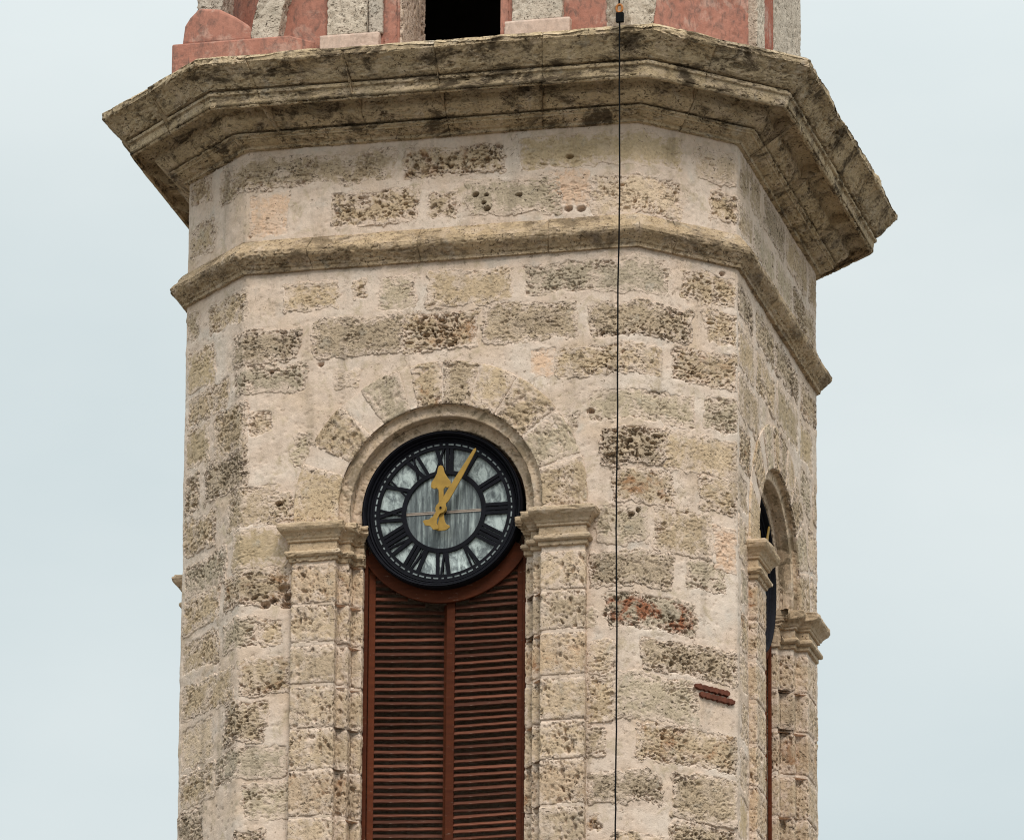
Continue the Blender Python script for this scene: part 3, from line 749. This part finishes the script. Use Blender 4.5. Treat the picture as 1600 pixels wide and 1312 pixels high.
# wooden window frame below the clock and its two louvred leaves
YF = -HH + 0.255
def arc_pts(r, a0, a1, n): return [(UC + r * math.cos(R(a0 + (a1 - a0) * i / n)), ZS + r * math.sin(R(a0 + (a1 - a0) * i / n))) for i in range(n + 1)]
fr = MB()
fr.box(UC - 0.846, UC - 0.806, YF, YF + 0.035, ZB, ZS - 0.35)
fr.box(UC + 0.806, UC + 0.846, YF, YF + 0.035, ZB, ZS - 0.35)
outer = arc_pts(0.965, 207, 333, 44); inner = arc_pts(0.80, 207, 333, 44)
n = len(outer)
V = [(x, YF - 0.004, z) for x, z in outer] + [(x, YF - 0.004, z) for x, z in inner] + [(x, YF + 0.035, z) for x, z in outer] + [(x, YF + 0.035, z) for x, z in inner]
V = [(min(max(x, UC - 0.842), UC + 0.842), y, z) for x, y, z in V]
F = []
for i in range(n - 1):
    F += [(i, i + 1, n + i + 1, n + i), (2 * n + i, 3 * n + i, 3 * n + i + 1, 2 * n + i + 1), (i, 2 * n + i, 2 * n + i + 1, i + 1), (n + i, n + i + 1, 3 * n + i + 1, 3 * n + i)]
fr.add(V, F)
frame = fr.build('window_frame', M['wood'], tower, bevel=0.006)

slat_mesh = None
def leaf(sgn, hinge, meet, swing, stile_w):
    """a louvred leaf hung at u=hinge, swung inwards; built flat in local x from the hinge"""
    width = abs(meet - hinge); d = 1 if meet > hinge else -1
    base = empty_pivot(hinge, swing * (1 if d > 0 else -1))
    mb = MB()
    def bx(a, b, y0, y1, z0, z1):
        lo, hi = sorted((d * a, d * b)); mb.box(lo, hi, y0, y1, z0, z1)
    ztop = ZS - 0.62
    bx(0.0, 0.066, 0.0, 0.030, ZB, ZS - 0.52)                       # hanging stile
    bx(width - stile_w, width, -0.004, 0.030, ZB, ZS - 0.93)        # meeting stile
    f = mb.build('shutter', M['wood'], tower, bevel=0.004, lift=True)
    f.location = base[0]; f.rotation_euler = (0, 0, base[1])
    return f, d, width
def empty_pivot(hinge, ang): return (UC + hinge, YF + 0.042, 0.0), ang
pitch = 0.0733; sdep = 0.052; sth = 0.011
def slat_mesh_of(w):
    nseg = 10; V = []
    ca, sa = math.cos(R(47)), math.sin(R(47))
    for i in range(nseg + 1):
        x = w * i / nseg
        for (a, t_) in ((0.0, -sth / 2), (0.0, sth / 2), (sdep, sth / 2), (sdep, -sth / 2)):
            yy = a * ca - t_ * sa; zz_ = a * sa + t_ * ca
            V.append((x, yy, zz_ + 0.0015 * math.sin(i * 1.7 + a * 30)))
    F = [(i * 4 + j, i * 4 + 4 + j, i * 4 + 4 + (j + 1) % 4, i * 4 + (j + 1) % 4) for i in range(nseg) for j in range(4)]
    return mesh_np('slat', V, F, [(3, 2, 1, 0), tuple(nseg * 4 + j for j in range(4))], False)
rs = random.Random(21)
for (hinge, meet, swing, sw) in ((-0.804, -0.004, R(11.0), 0.035), (0.804, 0.004, R(1.0), 0.085)):
    f, d, width = leaf(0, hinge, meet, swing, sw)
    x0, x1 = 0.062, width - sw + 0.004
    full = slat_mesh_of(x1 - x0)
    if d < 0: pass
    z = ZB + 0.05
    while z < ZS - 0.50:
        dz = z + 0.05 - ZS
        a, b = x0, x1
        if dz > -0.95:
            half = math.sqrt(max(0, 0.94 ** 2 - dz * dz))
            b = min(x1, abs(hinge) - half + 0.03)
        if b - a > 0.04:
            me = full if b == x1 else slat_mesh_of(b - a)
            o = obj('slat', me, M['slat'], f)
            o.location = ((a if d > 0 else -b), 0.002 + rs.uniform(-0.002, 0.002), z + Z0)
            o.rotation_euler = (R(rs.gauss(0, 4)), R(rs.gauss(0, 0.4)), 0)
        z += pitch

# copies of the bay on the right and left faces
def copy_tree(o, parent, rot=None):
    c = o.copy(); COL.objects.link(c); c.parent = parent
    if rot is not None:
        c.matrix_basis = Matrix.Rotation(rot, 4, 'Z') @ o.matrix_basis
    for ch in list(o.children):
        copy_tree(ch, c)
    return c
shutters = [o for o in tower.children if o.name.startswith('shutter')]
for o in [surround, frame]:
    copy_tree(o, tower, R(90))
for o in shutters:                            # the far leaf of the right face stands ajar
    c = copy_tree(o, tower, R(90))
    c.rotation_euler.z -= R(26) if o.location.x > 0 else 0.0
# the left face only shows the edge of its pilaster and capital
lcore = copy_tree(surround, tower, R(-90))

# ------------------------------------------------------------------ the clock
def build_clock(loc):
    root = empty('tower_clock', loc)
    # local axes: x to the right, y into the wall, z up; y=0 at the glass
    def lathe(prof, n=96):
        V = []; F = []
        k = len(prof)
        for i in range(n):
            a = 2 * math.pi * i / n
            for r, y in prof: V.append((r * math.cos(a), y, r * math.sin(a)))
        for i in range(n):
            for j in range(k):
                F.append((i * k + j, i * k + (j + 1) % k, ((i + 1) % n) * k + (j + 1) % k, ((i + 1) % n) * k + j))
        return V, F
    def part(name, mb, mat, parent=root, bevel=0.0, smooth=False):
        o = mb.build(name, mat, parent, bevel=bevel, smooth=smooth, lift=False); return o
    mb = MB(); mb.add(*lathe([(0.745, 0.03), (0.745, -0.048), (0.757, -0.060), (0.766, -0.048), (0.770, -0.074), (0.782, -0.084), (0.790, -0.070), (0.794, -0.110), (0.806, -0.128), (0.816, -0.130), (0.820, -0.116), (0.826, -0.126), (0.833, -0.112), (0.834, -0.06), (0.828, -0.05), (0.828, 0.10), (0.80, 0.10)]))
    o = part('rim', mb, M['iron'], smooth=True)
    md = o.modifiers.new('edges', 'EDGE_SPLIT'); md.split_angle = R(35)
    mb = MB(); mb.add(*lathe([(0.668, -0.01), (0.668, -0.035), (0.752, -0.035), (0.752, -0.01)])); track = part('minute_track', mb, M['iron'])
    mb = MB(); mb.add(*lathe([(0.392, -0.01), (0.392, -0.034), (0.440, -0.034), (0.440, -0.01)])); part('inner_ring', mb, M['iron'], bevel=0.004)
    # pale minute marks between the two rails of the track
    for i in range(60):
        mk = MB()
        a = 2 * math.pi * i / 60; w = 0.026 if i % 5 else 0.012
        c, s = math.cos(a), math.sin(a)
        pts = [(-w, 0.703), (w, 0.703), (w, 0.717), (-w, 0.717)]
        P2 = [(px * -s + pr * c, px * c + pr * s) for px, pr in pts]
        mk.plate([P2[0], P2[3], P2[2], P2[1]], -0.039, -0.030)
        part('minute_mark', mk, M['mark'], track)
    # panes: twelve between the numerals and two half discs
    for i in range(12):
        a0 = R(90 - i * 30 - 29.4); a1 = R(90 - i * 30 - 0.6); pn = MB(); k = 8
        po = [(0.69 * math.cos(a0 + (a1 - a0) * j / k), 0.69 * math.sin(a0 + (a1 - a0) * j / k)) for j in range(k + 1)]
        pi_ = [(0.405 * math.cos(a1 + (a0 - a1) * j / k), 0.405 * math.sin(a1 + (a0 - a1) * j / k)) for j in range(k + 1)]
        pn.plate(po + pi_, -0.004, 0.004)
        part('pane', pn, M['glass'])
    for sg2 in (1, -1):
        pn = MB(); po = [(0.41 * math.cos(R(sg2 * (2 + 176 * j / 24))), 0.41 * math.sin(R(sg2 * (2 + 176 * j / 24)))) for j in range(25)]
        if sg2 < 0: po.reverse()
        pn.plate(po, -0.006, 0.004); part('pane', pn, M['glass2'])
    br = MB(); br.box(-0.405, 0.405, -0.016, 0.0, -0.016, -0.003); br.box(-0.405, 0.405, -0.016, 0.0, 0.003, 0.010)
    part('glazing_bar', br, M['bar'])
    # back plate so that no light passes behind the glass
    bk = MB(); bk.add(*lathe([(0.0, 0.05), (0.82, 0.05), (0.82, 0.06), (0.0, 0.06)], 48)); part('back_plate', bk, M['dark'])
    # numerals
    ROM = ['XII', 'I', 'II', 'III', 'IIII', 'V', 'VI', 'VII', 'VIII', 'IX', 'X', 'XI']
    r0, r1 = 0.425, 0.672
    for i, tx in enumerate(ROM):
        ang = R(90 - 30 * i)
        er = (math.cos(ang), math.sin(ang)); ex = (math.sin(ang), -math.cos(ang))
        wd = {'I': 0.044, 'V': 0.115, 'X': 0.115}
        tot = sum(wd[c] for c in tx); x = -tot / 2
        nm = MB()
        def bar(xa, ra, xb, rb, w):
            pts = [(xa - w / 2, ra), (xb - w / 2, rb), (xb + w / 2, rb), (xa + w / 2, ra)]
            P2 = [(p * ex[0] + q2 * er[0], p * ex[1] + q2 * er[1]) for p, q2 in pts]
            nm.plate(list(reversed(P2)), -0.032 + 0.0015 * (len(nm.f) % 3), -0.006)
        for c in tx:
            w = wd[c]; cx = x + w / 2
            if c == 'I': bar(cx, r0, cx, r1, 0.034)
            elif c == 'V':
                bar(cx - 0.006, r0, cx - 0.036, r1, 0.040); bar(cx + 0.010, r0, cx + 0.042, r1, 0.020)
            else:
                bar(cx + 0.036, r0, cx - 0.036, r1, 0.040); bar(cx - 0.040, r0, cx + 0.040, r1, 0.020)
            x += w
        bar(-tot / 2, r0 + 0.007, tot / 2, r0 + 0.007, 0.0) if False else None
        part('numeral', nm, M['iron'])
    # hands
    def hand(name, pts, ang, y):
        hb = MB(); c, s = math.cos(ang), math.sin(ang)
        P2 = [(px * c + pz * s, -px * s + pz * c) for px, pz in pts]
        hb.plate(P2, y - 0.012, y + 0.004); return part(name, hb, M['gold'], bevel=0.004)
    def mirror(half): return [(x, z) for x, z in half] + [(-x, z) for x, z in reversed(half) if abs(x) > 1e-6]
    hour = [(0.0, -0.235), (0.045, -0.232), (0.085, -0.205), (0.080, -0.185), (0.045, -0.165), (0.030, -0.12), (0.024, -0.055), (0.052, -0.03), (0.058, 0.0), (0.048, 0.035), (0.026, 0.07), (0.026, 0.20),
            (0.045, 0.225), (0.072, 0.215), (0.105, 0.235), (0.100, 0.285), (0.065, 0.335), (0.040, 0.38), (0.030, 0.43), (0.020, 0.455), (0.0, 0.463)]
    hour_h = hand('hour_hand', mirror(hour), R(-1.5), -0.118)
    minute = [(0.0, -0.215), (0.05, -0.235), (0.095, -0.205), (0.085, -0.185), (0.05, -0.165), (0.028, -0.12), (0.024, -0.06), (0.050, -0.03), (0.056, 0.0), (0.048, 0.03), (0.024, 0.06), (0.036, 0.10),
              (0.036, 0.20), (0.030, 0.40), (0.016, 0.69), (0.0, 0.712)]
    hand('minute_hand', mirror(minute), R(30.5), -0.145)
    ab = MB(); ab.add(*lathe([(0.0, -0.166), (0.012, -0.166), (0.012, -0.10), (0.03, -0.10), (0.03, 0.0), (0.0, 0.0)], 24)); part('arbor', ab, M['iron'])
    return root
clock = build_clock((0.0 + UC - 0.02, -HH + 0.262, ZS + Z0 - 0.005))
tag(clock, 'round black iron clock seen face on, gold hands just past twelve', 'clock')
clock2 = copy_tree(clock, None)
clock2.matrix_basis = Matrix.Rotation(R(90), 4, 'Z') @ Matrix.Translation((0, 0.06, 0)) @ clock.matrix_basis
tag(clock2, 'black clock seen almost edge on inside the narrow arch of the right face', 'clock')

# ------------------------------------------------------------------ the belfry storey above the cornice
INS = 0.20
h, k = HH - INS, A - INS * T8
BZ, BT = CZ + 0.70, 6.0
bw = MB()
o0, o1 = -0.505, 0.585
bw.prism([(-k, -h), (o0, -h), (o0, -h + 1.0), (-h + 1.0, -h + 1.0), (-h, -k)], BZ, BT)
bw.prism([(o1, -h), (k, -h), (h, -k), (h - 1.0, -h + 1.0), (o1, -h + 1.0)], BZ, BT)
bw.prism([(h - 1.0, -h + 1.004), (h, -k - 0.002), (h, k), (k, h), (h - 1.0, h - 1.0)], BZ, BT - 0.004)
bw.prism([(-h, -k + 0.004), (-h + 1.0, -h + 1.004), (-h + 1.0, h - 1.0), (-k, h), (-h, k)], BZ, BT - 0.004)
bw.prism([(-h + 1.0, h - 1.004), (h - 1.0, h - 1.004), (k - 0.004, h), (-k + 0.004, h)], BZ, BT - 0.006)
bw.box(o0 - 0.002, o1 + 0.002, -h + 0.01, -h + 0.99, 5.0, BT - 0.01)
belf = bw.build('belfry_wall', M['pink'], tower)
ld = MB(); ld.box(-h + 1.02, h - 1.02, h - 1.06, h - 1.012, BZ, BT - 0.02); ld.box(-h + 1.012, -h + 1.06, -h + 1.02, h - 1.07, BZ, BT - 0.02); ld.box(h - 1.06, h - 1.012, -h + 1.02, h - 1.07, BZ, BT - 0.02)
ld.build('shade_panel', M['belfry_shade'], belf)  # added panels that paint the opening's inner shade dark
rf = MB(); xs, ys = oct_pt(SV[:-1] + 1e-6, 0.1); rf.prism(list(zip(xs, ys)), BT, BT + 0.3); rf.build('belfry_roof', M['pink'], tower)

def rough_box(name, x0, x1, y0, y1, z0, z1, mat, parent, seed, amp=0.6, step=0.022, mapf=None, shape=None):
    """a dressed block with an uneven front (and sides): front face at y0, facing -y"""
    pts = [(x0, y1), (x0, y0), (x1, y0), (x1, y1)]
    u, p, t = smooth_path(pts, step, 0.012)
    z = seg(z0, z1, step)
    Zg, U = np.meshgrid(z, u, indexing='ij'); Pp = np.broadcast_to(p, U.shape); T_ = np.broadcast_to(t, U.shape)
    P = np.stack([U, Pp, Zg], -1); N = grid_normals(P)
    if N[len(z) // 2, np.argmin(np.abs(u - (x0 + x1) / 2)), 1] > 0: N = -N
    P = P + N * (amp * coral(T_ + seed, Zg, seed, 't'))[..., None]
    if shape: P = shape(P)
    if mapf: P = mapf(P)
    P = up_z(P)
    n, mm = U.shape; idx = np.arange(n * mm).reshape(n, mm)
    return obj(name, mesh_np(name, P.reshape(-1, 3), grid_quads(n, mm), [list(idx[0, :]), list(idx[-1, ::-1])]), mat, parent)
yb = -h
# grey pilasters beside the opening, with pale pink bases
rough_box('pilaster', -1.26, -0.83, yb - 0.07, yb + 0.02, 2.60, 5.2, M['bel'], belf, 301)
rough_box('pilaster_fillet', -0.826, -0.675, yb - 0.045, yb + 0.02, 2.60, 5.2, M['bel'], belf, 303, 0.3)
rough_box('pilaster_base', -1.33, -0.70, yb - 0.10, yb + 0.02, BZ, 2.596, M['palepink'], belf, 305, 0.3)
rough_box('pilaster', 0.70, 1.235, yb - 0.07, yb + 0.02, 2.60, 5.2, M['bel'], belf, 307)
rough_box('pilaster_base', 0.63, 1.32, yb - 0.10, yb + 0.02, BZ, 2.596, M['palepink'], belf, 309, 0.3)
# lining of the opening: weathered stone reveal on the left, red edge on the right
rough_box('jamb_lining', o0 - 0.12, o0 + 0.03, yb + 0.02, yb + 0.99, BZ, 5.0, M['jr'], belf, 311, 0.6)
rough_box('opening_edge', o0 - 0.165, o0 - 0.02, yb - 0.012, yb + 0.014, BZ, 5.0, M['pink'], belf, 312, 0.2)
rough_box('opening_edge', o1 - 0.02, o1 + 0.07, yb - 0.015, yb + 0.05, BZ, 5.0, M['pink'], belf, 313, 0.2)
rough_box('sill_stone', o0 - 0.3, o0 + 0.0, yb - 0.16, yb - 0.10, BZ, 2.40, M['palepink'], belf, 314, 0.5)
# pedestal on the left corner with its shouldered cap
pd = MB()
pd.prism([(-2.87, -HH - 0.05), (-1.615, -HH - 0.05), (-1.40, -HH + 0.19), (-1.40, -HH + 0.7), (-2.87, -HH + 0.7)], BZ, 2.575)
ped = pd.build('pedestal', M['pink'], tower, bevel=0.02)
pc = MB(); pc.plate([(-2.78, 2.57), (-2.02, 2.57), (-2.03, 2.69), (-2.07, 2.75), (-2.22, 2.86), (-2.38, 2.95), (-2.60, 2.98), (-2.70, 2.88), (-2.755, 2.79)], -HH + 0.01, -HH + 0.60)
pc.build('pedestal_cap', M['pink'], ped, bevel=0.035, segs=3)
rough_box('finial_base', -2.64, -2.36, -HH + 0.06, -HH + 0.5, 2.94, 3.6, M['bel'], ped, 321)
# leaning grey scroll stone beside it
def lean(P):
    z = P[..., 2] - 2.5
    P[..., 0] += 0.10 * z + 0.16 * z * z
    return P
rough_box('scroll_stone', -2.06, -1.76, -HH - 0.0, -HH + 0.5, 2.5, 4.2, M['bel'], tower, 331, 0.8, shape=lean)
# right-hand cut corner: pink pedestal face and a grey scroll stone
def to_cham(P):
    q2 = math.sqrt(0.5); t, y, z = P[..., 0], P[..., 1], P[..., 2]
    return np.stack([A + (t - y) * q2, -HH + (t + y) * q2, z], -1)
rough_box('pedestal', 0.20, 1.36, -0.0, 0.45, BZ, 4.5, M['pink'], tower, 341, 0.22, mapf=to_cham)
def scroll(P):
    z = P[..., 2]
    f = np.clip((z - 2.2) / 0.45, 0, 1)
    mid = 0.04
    P[..., 0] = mid + (P[..., 0] - mid) * (0.35 + 0.65 * np.sqrt(f)) + 0.03 * (z - 2.5)
    return P
rough_box('scroll_stone', -0.14, 0.20, -0.03, 0.40, 2.2, 4.2, M['bel'], tower, 343, 0.8, mapf=to_cham, shape=scroll)
# pilaster strips on the right face of the belfry (built like the front, turned a quarter)
def to_right(P):
    x, y, z = P[..., 0], P[..., 1], P[..., 2]
    return np.stack([-y, x, z], -1)
rough_box('pilaster', -1.10, -0.72, yb - 0.22, yb + 0.02, BZ, 5.2, M['bel'], belf, 351, mapf=to_right)
rough_box('opening_edge', -0.50, 0.30, yb - 0.10, yb + 0.02, BZ, 5.2, M['red'], belf, 352, 0.25, mapf=to_right)
rough_box('pilaster', 0.45, 1.95, yb - 0.06, yb + 0.02, BZ, 5.2, M['bel'], belf, 353, mapf=to_right)

# ------------------------------------------------------------------ the cable hanging in front of the cornice
def tube(pts, r, n=8):
    V = []; F = []
    for i, p in enumerate(pts):
        p = Vector(p); a = Vector(pts[max(i - 1, 0)]); b = Vector(pts[min(i + 1, len(pts) - 1)])
        d = (b - a).normalized()
        x = d.cross(Vector((0.3, 1, 0.2))).normalized(); y = d.cross(x)
        for j in range(n):
            t = 2 * math.pi * j / n
            V.append(tuple(p + (x * math.cos(t) + y * math.sin(t)) * r))
    for i in range(len(pts) - 1):
        for j in range(n): F.append((i * n + j, i * n + (j + 1) % n, (i + 1) * n + (j + 1) % n, (i + 1) * n + j))
    return V, F
cab = empty('cable', (2.075, -HH - 0.93, 0.02))
tag(cab, 'thin black cable with an orange shackle hanging down in front of the tower', 'cable')
rc = random.Random(3); pts = []
zt = 2.15 + Z0
z = zt; dx = 0
while z > 0.06:
    dx = dx * 0.93 + rc.gauss(0, 0.0022)
    pts.append((dx, 0.0, z - 0.02)); z -= 0.16
mb = MB(); mb.add(*tube(pts, 0.0085)); mb.build('wire', M['wire'], cab, lift=False, smooth=True)
upw = [(-0.002 - 0.035 * t, 0.004, zt + 0.10 + 1.6 * t) for t in [i / 14 for i in range(15)]]
mb = MB(); mb.add(*tube(upw, 0.010)); mb.build('upper_wire', M['wire'], cab, lift=False, smooth=True)
ring = [(0.030 * math.sin(2 * math.pi * i / 20), 0.0, zt + 0.065 + 0.042 * math.cos(2 * math.pi * i / 20)) for i in range(21)]
mb = MB(); mb.add(*tube(ring, 0.013)); mb.build('shackle', M['orange'], cab, lift=False, smooth=True)
mb = MB(); mb.box(-0.034, 0.045, -0.02, 0.02, zt - 0.085, zt + 0.02); mb.build('clamp', M['wire'], cab, lift=False, bevel=0.006)
